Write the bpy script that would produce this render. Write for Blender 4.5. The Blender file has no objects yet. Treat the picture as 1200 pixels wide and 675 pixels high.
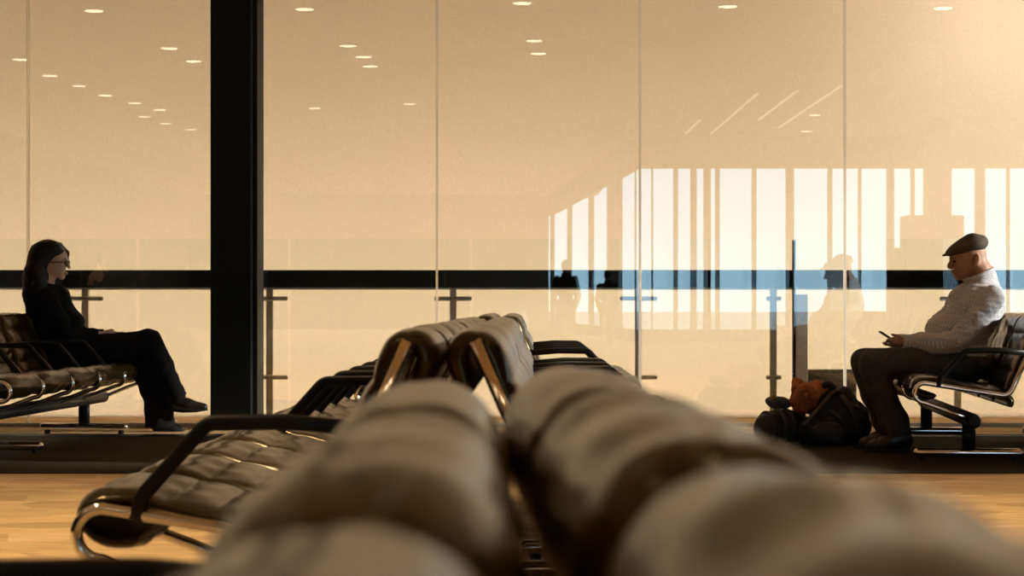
import bpy, bmesh, math, random
import numpy as np
from mathutils import Vector, Matrix
random.seed(7)
PI = math.pi
scene = bpy.context.scene
COL = scene.collection
F_PX, CX, HY, EYE = 2333.0, 600.0, 358.0, 0.884   # focal length in px of the 1200x675 frame, principal column, horizon row, lens height

# ------------------------------------------------------------------ camera, world, light, exposure
cam_data = bpy.data.cameras.new('camera')
cam_data.sensor_width = 36.0
cam_data.lens = 36.0 * F_PX / 1200.0
cam_data.shift_y = (HY - 337.5) / 1200.0
cam_data.clip_start = 0.02
cam_data.dof.use_dof = True
cam_data.dof.focus_distance = 12.4
cam_data.dof.aperture_fstop = 8.0
cam = bpy.data.objects.new('camera', cam_data)
cam.location = (0, 0, EYE)
cam.rotation_euler = (PI / 2, 0, 0)
COL.objects.link(cam)
scene.camera = cam

scene.view_settings.view_transform = 'Standard'
scene.view_settings.look = 'None'
scene.view_settings.gamma = 1.0
scene.view_settings.use_curve_mapping = False
scene.view_settings.exposure = 0.0
SPOT_W = 34.0
NARROW_W = 640.0    # each ceiling downlight

world = bpy.data.worlds.new('sky')
scene.world = world
world.use_nodes = True
wn = world.node_tree
bg = wn.nodes['Background']
bg.inputs[0].default_value = (0.46, 0.78, 1.0, 1)
bg.inputs[1].default_value = 3.6


def add_light(name, kind, loc, rot, energy, color, **kw):
    l = bpy.data.lights.new(name, kind)
    l.energy = energy
    l.color = color
    for k, v in kw.items():
        setattr(l, k, v)
    o = bpy.data.objects.new(name, l)
    o.location = loc
    o.rotation_euler = rot
    COL.objects.link(o)
    return o


# low daylight sun through the window wall on the right
sd = Vector((-1.0, 0.10, -0.30)).normalized()
sun = add_light('sun', 'SUN', (10, 0, 6), (0, 0, 0), 6.5, (1.0, 0.95, 0.90), angle=math.radians(3))
sun.rotation_euler = sd.to_track_quat('-Z', 'Y').to_euler()
# unseen lights added behind the translucent screen wall to shape its glow: a long low one, a spot high on the right
add_light('screen_low_fill', 'AREA', (0.5, 18.9, 0.1), (-PI / 2 - 0.05, 0, 0), 1850, (1.0, 0.91, 0.80), shape='RECTANGLE', size=22, size_y=1.2)
add_light('screen_high_fill', 'AREA', (4.1, 17.4, 3.3), (-PI / 2, 0, 0), 62, (1.0, 0.98, 1.0), shape='DISK', size=0.9)
# ------------------------------------------------------------------ helpers


def P(x, y, d, off=0.0):
    """a point of the photograph (1200x675) standing at depth d, moved off metres further away"""
    return Vector(((x - CX) * d / F_PX, d + off, EYE - (y - HY) * d / F_PX))


def link(name, me, mats, parent=None, smooth=True):
    o = bpy.data.objects.new(name, me)
    if not isinstance(mats, (list, tuple)):
        mats = [mats]
    if not me.materials:
        for m in mats:
            me.materials.append(m)
    if smooth and not me.name.startswith('flat_box'):
        for p in me.polygons:
            p.use_smooth = True
    COL.objects.link(o)
    if parent:
        o.parent = parent
    return o


def tag(o, label=None, cat=None, group=None, kind=None):
    if label: o['label'] = label
    if cat: o['category'] = cat
    if group: o['group'] = group
    if kind: o['kind'] = kind
    return o


def empty(name, loc=(0, 0, 0), rz=0.0):
    o = bpy.data.objects.new(name, None)
    o.location = loc
    o.rotation_euler = (0, 0, rz)
    o.empty_display_size = 0.1
    COL.objects.link(o)
    return o


def mesh_from(verts, faces, name='m'):
    me = bpy.data.meshes.new(name)
    me.from_pydata([tuple(v) for v in verts], [], faces)
    me.update()
    return me


def box_mesh(x0, x1, y0, y1, z0, z1, bevel=0.0, seg=2):
    bm = bmesh.new()
    bmesh.ops.create_cube(bm, size=1.0)
    for v in bm.verts:
        v.co = Vector(((x0 + x1) / 2 + v.co.x * (x1 - x0), (y0 + y1) / 2 + v.co.y * (y1 - y0), (z0 + z1) / 2 + v.co.z * (z1 - z0)))
    if bevel > 0:
        bmesh.ops.bevel(bm, geom=list(bm.edges), offset=bevel, segments=seg, affect='EDGES', profile=0.5)
    me = bpy.data.meshes.new('flat_box')
    bm.to_mesh(me)
    bm.free()
    return me


def struct_box(name, m, *dims, bevel=0.0):
    return tag(link(name, box_mesh(*dims, bevel=bevel), m, smooth=False), kind='structure')


def join_meshes(meshes):
    bm = bmesh.new()
    for me in meshes:
        bm.from_mesh(me)
    out = bpy.data.meshes.new('joined')
    bm.to_mesh(out)
    bm.free()
    return out


def fillet(pts, rad, n=8):
    """round the corners of a polyline"""
    pts = [Vector(p) for p in pts]
    out = [pts[0]]
    for i in range(1, len(pts) - 1):
        a, b, c = pts[i - 1], pts[i], pts[i + 1]
        r = rad[i] if isinstance(rad, (list, tuple)) else rad
        u, v = (a - b).normalized(), (c - b).normalized()
        ang = u.angle(v)
        if r <= 0 or ang > PI - 0.01:
            out.append(b)
            continue
        t = min(r / math.tan(ang / 2), (a - b).length * 0.49, (c - b).length * 0.49)
        p0, p1 = b + u * t, b + v * t
        for k in range(n + 1):
            s = k / n
            out.append(p0.lerp(b, s).lerp(b.lerp(p1, s), s))
    out.append(pts[-1])
    return out


def tube_mesh(pts, r, seg=14, flat=(1.0, 1.0), square=2.0, ends=True):
    """sweep a round (or squarish) section along a 3-D path; r a number or one per point"""
    pts = [Vector(p) for p in pts]
    n = len(pts)
    rs = r if isinstance(r, (list, tuple)) else [r] * n
    verts, faces = [], []
    t0 = (pts[1] - pts[0]).normalized()
    ref = Vector((1, 0, 0)) if abs(t0.x) < 0.8 else Vector((0, 0, 1))
    nrm = (ref - t0 * ref.dot(t0)).normalized()
    for i in range(n):
        t = (pts[min(i + 1, n - 1)] - pts[max(i - 1, 0)]).normalized()
        nrm = (nrm - t * nrm.dot(t)).normalized()
        bn = t.cross(nrm)
        for k in range(seg):
            a = 2 * PI * k / seg
            c, s = math.cos(a), math.sin(a)
            c = math.copysign(abs(c) ** (2 / square), c)
            s = math.copysign(abs(s) ** (2 / square), s)
            verts.append(pts[i] + (nrm * c * flat[0] + bn * s * flat[1]) * rs[i])
    for i in range(n - 1):
        for k in range(seg):
            k2 = (k + 1) % seg
            faces.append((i * seg + k, i * seg + k2, (i + 1) * seg + k2, (i + 1) * seg + k))
    if ends:
        faces.append(tuple(range(seg - 1, -1, -1)))
        faces.append(tuple((n - 1) * seg + k for k in range(seg)))
    return mesh_from(verts, faces)


def rod(a, b, r, seg=16, rnd=0.0):
    """straight rod with rounded ends"""
    a, b = Vector(a), Vector(b)
    L = (b - a).length
    t = (b - a) / L
    if rnd <= 0:
        return tube_mesh([a, b], r, seg)
    ps, rs = [], []
    for k in range(6):
        q = k / 5 * PI / 2
        ps.append(a + t * rnd * (1 - math.sin(q)) * 0 + t * rnd * (1 - math.cos(q)))
        rs.append(max(1e-4, (r - rnd) + rnd * math.sin(q)))
    for k in range(5, -1, -1):
        q = k / 5 * PI / 2
        ps.append(b - t * rnd * (1 - math.cos(q)))
        rs.append(max(1e-4, (r - rnd) + rnd * math.sin(q)))
    return tube_mesh(ps, rs, seg)


def spline(pts, per=10):
    pts = [Vector(p) for p in pts]
    out = []
    for i in range(len(pts) - 1):
        p0, p1, p2, p3 = pts[max(i - 1, 0)], pts[i], pts[i + 1], pts[min(i + 2, len(pts) - 1)]
        for k in range(per):
            t = k / per
            out.append(0.5 * ((2 * p1) + (p2 - p0) * t + (2 * p0 - 5 * p1 + 4 * p2 - p3) * t * t + (3 * p1 - p0 - 3 * p2 + p3) * t ** 3))
    out.append(pts[-1])
    return out


# ---- signed distance fields -> one continuous mesh (surface nets); used for bodies, clothing and soft bags
class SDF:
    def __init__(self):
        self.ops = []

    def cone(self, a, b, ra, rb, k=0.03):
        self.ops.append(('c', np.array(a, float), np.array(b, float), ra, rb, k)); return self

    def chain(self, pts, rs, k=0.03):
        for i in range(len(pts) - 1):
            self.cone(pts[i], pts[i + 1], rs[i], rs[i + 1], k)
        return self

    def ell(self, c, r, k=0.03, rot=None):
        self.ops.append(('e', np.array(c, float), np.array(r, float), rot, None, k)); return self

    def cut(self, c, r, k=0.02, rot=None):
        self.ops.append(('-', np.array(c, float), np.array(r, float), rot, None, k)); return self

    def cutplane(self, c, n, k=0.01):
        self.ops.append(('p', np.array(c, float), np.array(n, float) / np.linalg.norm(n), None, None, k)); return self

    @staticmethod
    def _ell(p, c, r, rot):
        q = p - c
        if rot is not None:
            q = q @ np.array(rot.to_3x3())          # world -> local
        k0 = np.linalg.norm(q / r, axis=-1)
        k1 = np.linalg.norm(q / (r * r), axis=-1) + 1e-9
        return k0 * (k0 - 1.0) / k1

    def bounds(self, pad):
        lo, hi = np.full(3, 1e9), np.full(3, -1e9)
        for o in self.ops:
            if o[0] == 'c':
                lo = np.minimum(lo, np.minimum(o[1] - o[3], o[2] - o[4])); hi = np.maximum(hi, np.maximum(o[1] + o[3], o[2] + o[4]))
            elif o[0] == 'e':
                m = o[2].max() if o[3] is not None else o[2]
                lo = np.minimum(lo, o[1] - m); hi = np.maximum(hi, o[1] + m)
        return lo - pad, hi + pad

    def value(self, p):
        d = None
        for o in self.ops:
            k = o[5]
            if o[0] == 'c':
                a, b, ra, rb = o[1:5]
                ab = b - a
                t = np.clip(((p - a) @ ab) / max(ab @ ab, 1e-12), 0, 1)
                e = np.linalg.norm(p - (a + t[..., None] * ab), axis=-1) - (ra + (rb - ra) * t)
            elif o[0] == 'p':
                e = (p - o[1]) @ o[2]
                d = np.maximum(d, e)
                continue
            else:
                e = self._ell(p, o[1], o[2], o[3])
            if o[0] == '-':
                h = np.clip(0.5 - 0.5 * (d + e) / k, 0, 1)
                d = d * (1 - h) - e * h + k * h * (1 - h)
            elif d is None:
                d = e
            else:
                h = np.clip(0.5 + 0.5 * (e - d) / k, 0, 1)
                d = d * h + e * (1 - h) - k * h * (1 - h)
        return d

    def mesh(self, h=0.008, wrinkle=None):
        lo, hi = self.bounds(0.04)
        n = np.ceil((hi - lo) / h).astype(int) + 1
        ax = [lo[i] + h * np.arange(n[i]) for i in range(3)]
        f = np.empty(n)
        for i in range(n[0]):
            Y, Z = np.meshgrid(ax[1], ax[2], indexing='ij')
            p = np.stack([np.full_like(Y, ax[0][i]), Y, Z], -1)
            f[i] = self.value(p)
            if wrinkle is not None:
                f[i] += wrinkle(p)
        s = f < 0
        cs = np.zeros(np.array(n) - 1, int)
        for dx in (0, 1):
            for dy in (0, 1):
                for dz in (0, 1):
                    cs += s[dx:n[0] - 1 + dx, dy:n[1] - 1 + dy, dz:n[2] - 1 + dz]
        act = (cs > 0) & (cs < 8)
        idx = np.full(act.shape, -1)
        I = np.argwhere(act)
        idx[act] = np.arange(len(I))
        acc = np.zeros((len(I), 3)); cnt = np.zeros(len(I))
        corners = [(a, b, c) for a in (0, 1) for b in (0, 1) for c in (0, 1)]
        for c0 in corners:
            for axn in range(3):
                if c0[axn] == 0:
                    c1 = list(c0); c1[axn] = 1
                    f0 = f[I[:, 0] + c0[0], I[:, 1] + c0[1], I[:, 2] + c0[2]]
                    f1 = f[I[:, 0] + c1[0], I[:, 1] + c1[1], I[:, 2] + c1[2]]
                    m = (f0 < 0) != (f1 < 0)
                    t = np.where(m, f0 / np.where(m, f0 - f1, 1), 0)
                    pt = np.tile(np.array(c0, float), (len(I), 1)); pt[:, axn] += t
                    acc[m] += pt[m]; cnt[m] += 1
        V = lo + h * (I + acc / cnt[:, None])
        faces = []
        for axn in range(3):
            sl0 = [slice(None)] * 3; sl1 = [slice(None)] * 3
            sl0[axn] = slice(0, -1); sl1[axn] = slice(1, None)
            s0, s1 = s[tuple(sl0)], s[tuple(sl1)]
            E = np.argwhere(s0 != s1)
            u, v = (axn + 1) % 3, (axn + 2) % 3
            ok = (E[:, u] > 0) & (E[:, v] > 0) & (E[:, u] < act.shape[u]) & (E[:, v] < act.shape[v])
            E = E[ok]
            q = []
            for du, dv in ((-1, -1), (0, -1), (0, 0), (-1, 0)):
                c = E.copy(); c[:, u] += du; c[:, v] += dv
                q.append(idx[c[:, 0], c[:, 1], c[:, 2]])
            q = np.stack(q, 1)
            flip = ~s[E[:, 0], E[:, 1], E[:, 2]]
            q[flip] = q[flip][:, ::-1]
            faces.append(q)
        Fq = np.concatenate(faces)
        Fq = Fq[(Fq >= 0).all(1)]
        return mesh_from(V.tolist(), Fq.tolist())


# ------------------------------------------------------------------ materials
def mat(name, color, rough=0.5, metal=0.0, spec=0.5, noise=None, bump=None, coat=0.0):
    m = bpy.data.materials.new(name)
    m.use_nodes = True
    nt = m.node_tree
    b = nt.nodes['Principled BSDF']
    b.inputs['Base Color'].default_value = (*color, 1)
    b.inputs['Roughness'].default_value = rough
    b.inputs['Metallic'].default_value = metal
    b.inputs['Specular IOR Level'].default_value = spec
    b.inputs['Coat Weight'].default_value = coat
    tc = nt.nodes.new('ShaderNodeTexCoord')
    if noise:
        sc, amt = noise
        n = nt.nodes.new('ShaderNodeTexNoise'); n.inputs['Scale'].default_value = sc; n.inputs['Detail'].default_value = 4
        nt.links.new(tc.outputs['Object'], n.inputs['Vector'])
        r = nt.nodes.new('ShaderNodeValToRGB')
        r.color_ramp.elements[0].position = 0.3; r.color_ramp.elements[1].position = 0.7
        r.color_ramp.elements[0].color = (*[c * (1 - amt) for c in color], 1)
        r.color_ramp.elements[1].color = (*[min(1, c * (1 + amt)) for c in color], 1)
        nt.links.new(n.outputs['Fac'], r.inputs[0]); nt.links.new(r.outputs[0], b.inputs['Base Color'])
    if bump:
        sc, st, dist = bump
        n = nt.nodes.new('ShaderNodeTexNoise'); n.inputs['Scale'].default_value = sc; n.inputs['Detail'].default_value = 5
        nt.links.new(tc.outputs['Object'], n.inputs['Vector'])
        bp = nt.nodes.new('ShaderNodeBump'); bp.inputs['Strength'].default_value = st; bp.inputs['Distance'].default_value = dist
        nt.links.new(n.outputs['Fac'], bp.inputs['Height']); nt.links.new(bp.outputs[0], b.inputs['Normal'])
    return m


M_LEATHER = mat('black_leather', (0.024, 0.0155, 0.0045), 0.25, spec=0.5, noise=(9, 0.25), bump=(16, 0.15, 0.003))
M_LEATHER.node_tree.nodes['Principled BSDF'].inputs['Specular Tint'].default_value = (1.0, 0.70, 0.32, 1)
M_CHROME = mat('chrome', (0.92, 0.89, 0.84), 0.10, metal=1.0)
M_BLACK = mat('black_powder_coat', (0.009, 0.0085, 0.008), 0.42, spec=0.22)
M_STEEL = mat('brushed_steel', (0.50, 0.46, 0.39), 0.38, metal=0.25, noise=(30, 0.1))
M_DARK = mat('dark_anodised', (0.008, 0.009, 0.008), 0.55, spec=0.15)
M_RAIL = mat('black_rail', (0.004, 0.004, 0.004), 0.6, spec=0.1)
M_JOINT = bpy.data.materials.new('clear_joint'); M_JOINT.use_nodes = True
_n = M_JOINT.node_tree; _n.nodes.remove(_n.nodes['Principled BSDF'])
_t = _n.nodes.new('ShaderNodeBsdfTranslucent'); _t.inputs[0].default_value = (.95, .93, .88, 1)
_d = _n.nodes.new('ShaderNodeBsdfTransparent'); _x = _n.nodes.new('ShaderNodeMixShader'); _x.inputs[0].default_value = .35
_n.links.new(_t.outputs[0], _x.inputs[1]); _n.links.new(_d.outputs[0], _x.inputs[2]); _n.links.new(_x.outputs[0], _n.nodes['Material Output'].inputs[0])
M_CEIL = mat('ceiling_board', (0.60, 0.48, 0.34), 0.8, noise=(2, 0.06))
M_WALL = mat('brown_wall', (0.055, 0.040, 0.026), 0.8, noise=(2, 0.08))
M_MULL = mat('grey_mullion', (0.05, 0.045, 0.04), 0.6)
M_APRON = mat('apron_concrete', (0.3, 0.3, 0.29), 0.9, noise=(0.2, 0.1))
M_GREY = mat('grey_panel', (0.16, 0.13, 0.10), 0.6, noise=(20, 0.1))

# carpet: woven tan tiles with drawn-out darker flecks, and a dark copy that paints in the unlit band
M_CARPET = bpy.data.materials.new('patterned_carpet'); M_CARPET.use_nodes = True
nt = M_CARPET.node_tree; N = nt.nodes; Lk = nt.links
b = N['Principled BSDF']; b.inputs['Roughness'].default_value = 0.9; b.inputs['Specular IOR Level'].default_value = 0.15
tc = N.new('ShaderNodeTexCoord')
mp = N.new('ShaderNodeMapping'); mp.inputs['Scale'].default_value = (1.1, 2.3, 1); mp.inputs['Rotation'].default_value = (0, 0, 0.35)
Lk.new(tc.outputs['Object'], mp.inputs['Vector'])
vo = N.new('ShaderNodeTexVoronoi'); vo.inputs['Scale'].default_value = 2.2; vo.inputs['Randomness'].default_value = 0.8
Lk.new(mp.outputs[0], vo.inputs['Vector'])
sx = N.new('ShaderNodeSeparateColor'); Lk.new(vo.outputs['Color'], sx.inputs[0])
mp2 = N.new('ShaderNodeMapping'); mp2.inputs['Scale'].default_value = (2.5, 22, 1)
Lk.new(tc.outputs['Object'], mp2.inputs['Vector'])
nz = N.new('ShaderNodeTexNoise'); nz.inputs['Scale'].default_value = 2.0; nz.inputs['Detail'].default_value = 5
Lk.new(mp2.outputs[0], nz.inputs['Vector'])
mx = N.new('ShaderNodeMath'); mx.operation = 'MULTIPLY_ADD'; mx.inputs[1].default_value = 0.45
Lk.new(sx.outputs[0], mx.inputs[0]); Lk.new(nz.outputs['Fac'], mx.inputs[2])
cr = N.new('ShaderNodeValToRGB')
cr.color_ramp.elements[0].position = 0.35; cr.color_ramp.elements[0].color = (0.40, 0.26, 0.125, 1)
cr.color_ramp.elements[1].position = 1.0; cr.color_ramp.elements[1].color = (0.72, 0.50, 0.26, 1)
Lk.new(mx.outputs[0], cr.inputs[0]); Lk.new(cr.outputs[0], b.inputs['Base Color'])
bp = N.new('ShaderNodeBump'); bp.inputs['Strength'].default_value = 0.3; bp.inputs['Distance'].default_value = 0.004
n3 = N.new('ShaderNodeTexNoise'); n3.inputs['Scale'].default_value = 260
Lk.new(tc.outputs['Object'], n3.inputs['Vector']); Lk.new(n3.outputs['Fac'], bp.inputs['Height']); Lk.new(bp.outputs[0], b.inputs['Normal'])
M_CARPET_SHADE = mat('shaded_carpet', (0.035, 0.025, 0.014), 0.9, spec=0.1, noise=(40, 0.3), bump=(260, 0.3, 0.004))

# glass with a plain mirror-like share of reflection
def glass_mat(name, refl, tint=(1, 1, 1)):
    m = bpy.data.materials.new(name); m.use_nodes = True
    nt = m.node_tree
    for n in list(nt.nodes):
        if n.type != 'OUTPUT_MATERIAL': nt.nodes.remove(n)
    out = [n for n in nt.nodes][0]
    tr = nt.nodes.new('ShaderNodeBsdfTransparent'); tr.inputs[0].default_value = (*tint, 1)
    gl = nt.nodes.new('ShaderNodeBsdfGlossy'); gl.inputs['Roughness'].default_value = 0.0; gl.inputs[0].default_value = (1, 1, 1, 1)
    lw = nt.nodes.new('ShaderNodeLayerWeight'); lw.inputs['Blend'].default_value = 0.12
    mr = nt.nodes.new('ShaderNodeMapRange'); mr.inputs['To Min'].default_value = refl; mr.inputs['To Max'].default_value = 1.0
    mix = nt.nodes.new('ShaderNodeMixShader')
    nt.links.new(lw.outputs['Facing'], mr.inputs['Value']); nt.links.new(mr.outputs[0], mix.inputs[0])
    nt.links.new(tr.outputs[0], mix.inputs[1]); nt.links.new(gl.outputs[0], mix.inputs[2]); nt.links.new(mix.outputs[0], out.inputs[0])
    return m


M_GLASS = glass_mat('wall_glass', 0.07)
M_THIN = glass_mat('thin_glass', 0.012, (0.97, 0.99, 0.98))

# translucent woven screen wall
M_SCREEN = bpy.data.materials.new('cream_screen'); M_SCREEN.use_nodes = True
nt = M_SCREEN.node_tree
for n in list(nt.nodes):
    if n.type != 'OUTPUT_MATERIAL': nt.nodes.remove(n)
out = nt.nodes[0]
tc = nt.nodes.new('ShaderNodeTexCoord'); nz = nt.nodes.new('ShaderNodeTexNoise'); nz.inputs['Scale'].default_value = 90; nz.inputs['Detail'].default_value = 2
nt.links.new(tc.outputs['Object'], nz.inputs['Vector'])
cr = nt.nodes.new('ShaderNodeValToRGB')
cr.color_ramp.elements[0].position = 0.25; cr.color_ramp.elements[0].color = (0.80, 0.71, 0.575, 1)
cr.color_ramp.elements[1].position = 0.75; cr.color_ramp.elements[1].color = (0.90, 0.80, 0.655, 1)
nt.links.new(nz.outputs['Fac'], cr.inputs[0])
tl = nt.nodes.new('ShaderNodeBsdfTranslucent'); df = nt.nodes.new('ShaderNodeBsdfDiffuse'); mix = nt.nodes.new('ShaderNodeMixShader'); mix.inputs[0].default_value = 0.35
nt.links.new(cr.outputs[0], tl.inputs[0]); nt.links.new(cr.outputs[0], df.inputs[0])
nt.links.new(tl.outputs[0], mix.inputs[1]); nt.links.new(df.outputs[0], mix.inputs[2]); nt.links.new(mix.outputs[0], out.inputs[0])


def emit(name, color, s):
    m = bpy.data.materials.new(name); m.use_nodes = True
    b = m.node_tree.nodes['Principled BSDF']
    b.inputs['Base Color'].default_value = (*color, 1)
    b.inputs['Emission Color'].default_value = (*color, 1); b.inputs['Emission Strength'].default_value = s
    return m


M_LAMP = emit('lamp_diffuser', (1.0, 0.86, 0.62), 6.5)

# ------------------------------------------------------------------ the setting
GLASS_Y, SCREEN_Y, CEIL = 14.5, 15.75, 5.0
REAR_Y, FAR_Y = -19.4, -45.1
struct_box('floor', M_CARPET, -12, 13.2, REAR_Y - .2, SCREEN_Y + 4, -0.1, 0.0)
struct_box('floor_rear', M_CARPET, -12, 3.2, FAR_Y - .3, REAR_Y - .2, -0.1, 0.0)
struct_box('floor_shade_band', M_CARPET_SHADE, -12, 13.0, 10.45, 13.35, 0.0, 0.004)  # shade of the unlit floor strip, painted as darker carpet
struct_box('trim_1', M_DARK, -12, 13.0, 13.35, 13.62, 0.0, 0.006)
struct_box('ceiling', M_CEIL, -12, 13.2, REAR_Y - .2, SCREEN_Y + 4, CEIL, CEIL + 0.1)
struct_box('ceiling_rear', M_CEIL, -12, 3.2, FAR_Y - .3, REAR_Y - .2, CEIL, CEIL + 0.1)
struct_box('wall_front', M_SCREEN, -12, 13.2, SCREEN_Y, SCREEN_Y + 0.02, 0, CEIL)
struct_box('floor_lamp_box', M_APRON, -12, 13.2, SCREEN_Y + .02, SCREEN_Y + 4, 0, 0.01)  # unseen pale floor added to keep bounce behind the screen neutral
struct_box('wall_lamp_box', M_WALL, -12, 13.2, SCREEN_Y + 3.6, SCREEN_Y + 3.8, 0, CEIL)  # unseen wall added to close the lamp space and damp its bounce
struct_box('wall_left', M_WALL, -12.2, -12, FAR_Y, SCREEN_Y + 4, 0, CEIL)
struct_box('wall_rear', M_WALL, -12, 1.37, FAR_Y - .2, FAR_Y, 0, CEIL)

# glass wall: six panes, light joints between them
joints = [-205, 33, 274, 512, 750, 990, 1230]
jx = [(x - CX) * GLASS_Y / F_PX for x in joints]
edges = [-12] + jx + [13]
for i in range(len(edges) - 1):
    struct_box('window_%d' % (i + 1), M_GLASS, edges[i] + .008, edges[i + 1] - .008, GLASS_Y, GLASS_Y + 0.001, 0.03, CEIL)
for i, x in enumerate(jx):
    if joints[i] == 274: continue
    struct_box('trim_%d' % (i + 2), M_JOINT, x - 0.009, x + 0.009, GLASS_Y - 0.012, GLASS_Y + 0.014, 0.03, CEIL)
struct_box('trim_9', M_STEEL, -12, 13, GLASS_Y - 0.02, GLASS_Y + 0.02, 0, 0.03)
# dark steel column with its slim mullion
c0, c1 = P(246.5, 0, 14.1).x, P(294, 0, 14.1).x
struct_box('column', M_DARK, c0, c1, 14.1, 14.42, 0, CEIL, bevel=0.004)
struct_box('trim_10', M_DARK, P(295.5, 0, 14.2).x, P(301.5, 0, 14.2).x, 14.2, 14.56, 0, CEIL)

# window wall on the right, where the daylight comes in
RX, BX, BAY_Y, WTOP = 13.0, 7.0, 3.2, 3.3
struct_box('wall_right', M_WALL, RX, RX + 0.2, REAR_Y, BAY_Y, 0, CEIL)
struct_box('wall_right_return', M_WALL, BX, RX, BAY_Y - .2, BAY_Y, 0, CEIL)
struct_box('wall_right_solid', M_WALL, BX, BX + 0.2, BAY_Y, 9.9, 0, CEIL)
struct_box('wall_right_lower', M_WALL, BX, BX + 0.2, 9.9, SCREEN_Y + 4, 0, 1.6)
struct_box('wall_right_upper', M_WALL, BX, BX + 0.2, 9.9, SCREEN_Y + 4, WTOP, CEIL)
k = 20
y = 9.9
while y < SCREEN_Y - .1:
    y2 = min(y + 1.46, SCREEN_Y + .2)
    struct_box('window_%d' % k, M_THIN, BX + .09, BX + .091, y, y2, 1.6, WTOP)
    struct_box('trim_%d' % k, M_MULL, BX, BX + 0.2, y2 - 0.07, y2 + 0.07, 1.6, WTOP)
    y = y2
    k += 1

# rear window wall behind the photographer (seen mirrored in the glass), then its receding flank
ZM = 2 * GLASS_Y - REAR_Y
wx = lambda x: (x - CX) * ZM / F_PX
TOPW = EYE + 161 * ZM / F_PX
struct_box('wall_rear_lower', M_WALL, wx(745), RX, REAR_Y - .2, REAR_Y, 0, 0.30)
struct_box('wall_rear_upper', M_WALL, wx(745), RX, REAR_Y - .2, REAR_Y, TOPW, CEIL)
mulls = [(745, 2), (764.5, 2), (792, 5), (813, 7), (829, 8), (841, 5), (884, 5), (926, 9), (973, 5), (1008, 3), (1044, 8), (1070, 4), (1099, 30), (1149, 11), (1182, 3), (1215, 6)]
for i, (x, w) in enumerate(mulls):
    struct_box('trim_%d' % (40 + i), M_MULL, wx(x - w / 2), wx(x + w / 2), REAR_Y - .15, REAR_Y, 0.3, TOPW)
fa, fb = Vector((wx(745), REAR_Y, 0)), Vector((1.37, FAR_Y, 0))
fd = (fb - fa)
fn = Vector((-fd.y, fd.x, 0)).normalized()
def flank(name, m, s0, s1, z0, z1, t=0.15):
    a, b2 = fa + fd * s0, fa + fd * s1
    q = [a, b2, b2 + fn * t, a + fn * t]
    vs = [Vector((p.x, p.y, z)) for z in (z0, z1) for p in q]
    fs = [(0, 1, 2, 3), (7, 6, 5, 4), (0, 4, 5, 1), (1, 5, 6, 2), (2, 6, 7, 3), (3, 7, 4, 0)]
    return tag(link(name, mesh_from(vs, fs), m, smooth=False), kind='structure')
flank('wall_flank_lower', M_WALL, 0, 1, 0, 0.3)
flank('wall_flank_upper', M_WALL, 0, 1, TOPW, CEIL)
for i, (x, w) in enumerate([(721, 7), (712, 3), (690, 2), (665, 2), (645, 2)]):
    u = (x - CX) / F_PX          # x/zm = u
    # solve fa.x+s*fd.x = u*(2*GLASS_Y - fa.y - s*fd.y)
    s = (u * (2 * GLASS_Y - fa.y) - fa.x) / (fd.x + u * fd.y)
    ds = 0.5 * w / 100.0
    flank('trim_%d' % (60 + i), M_MULL, s - ds * .4, s + ds * .4, 0.3, TOPW)
struct_box('ground', M_APRON, -300, 300, -400, 300, -0.6, -0.5)
# a square pier and a tall kiosk in front of the rear windows
struct_box('pillar_rear', M_WALL, (1085 - CX) * 44 / F_PX, (1113 - CX) * 44 / F_PX, -15.3, -14.8, 0, CEIL)

# ------------------------------------------------------------------ balustrade beyond the glass
BY = 15.45
bal = empty('balustrade', (0, BY, 0))
tag(bal, 'long black-topped balustrade on slim steel posts behind the glass wall', 'balustrade')
z0, z1 = P(0, 337, BY).z, P(0, 316.5, BY).z
link('handrail', box_mesh(-11.9, 11.9, -0.03, 0.03, z0, z1, .006), M_RAIL, bal)
link('rail_channel', box_mesh(-11.9, 11.9, -0.025, 0.025, z0 - .016, z0, 0), M_STEEL, bal)
zc = [P(0, 350, BY).z, P(0, 442, BY).z]
post_px = [-332, -116, 100, 316, 531, 748, 906, 1122, 1338]
for x in post_px:
    X = P(x, 0, BY).x
    p = link('post', box_mesh(X - .026, X + .026, -0.02, 0.02, 0, z0, .004), M_STEEL, bal)
    for z in zc:
        w = 0.145 if x != 906 else 0.06
        link('clamp', rod((X - w, -.035, z), (X + w, -.035, z), .017, 12, .012), M_STEEL, p)
gx = [P(x, 0, BY).x for x in (-700, -222, 163, 340, 514, 552, 927, 1400)]
for i in range(len(gx) - 1):
    link('glass_panel', box_mesh(gx[i] + .012, gx[i + 1] - .012, -0.055, -0.054, 0.08, P(0, 280, BY).z, 0), M_THIN, bal)
X = P(936.5, 0, BY).x
gp = empty('gate_post', (X, BY - .12, 0))
tag(gp, 'wide grey steel post with a thin black upright beside it, behind the bags', 'post')
link('upright', box_mesh(-.045, .045, -.03, .03, 0, P(0, 345, BY).z, .004), M_STEEL, gp)
link('edge_strip', box_mesh(-.068, -.048, -.03, .03, 0, P(0, 282, BY).z, .003), M_BLACK, gp)
lp = link('low_panel', box_mesh(P(944, 0, 15.6).x, P(1003, 0, 15.6).x, 15.56, 15.7, 0, P(0, 433, 15.6).z, .008), M_GREY)
tag(lp, 'low grey box against the cream wall, right of the wide grey post', 'box')

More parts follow.
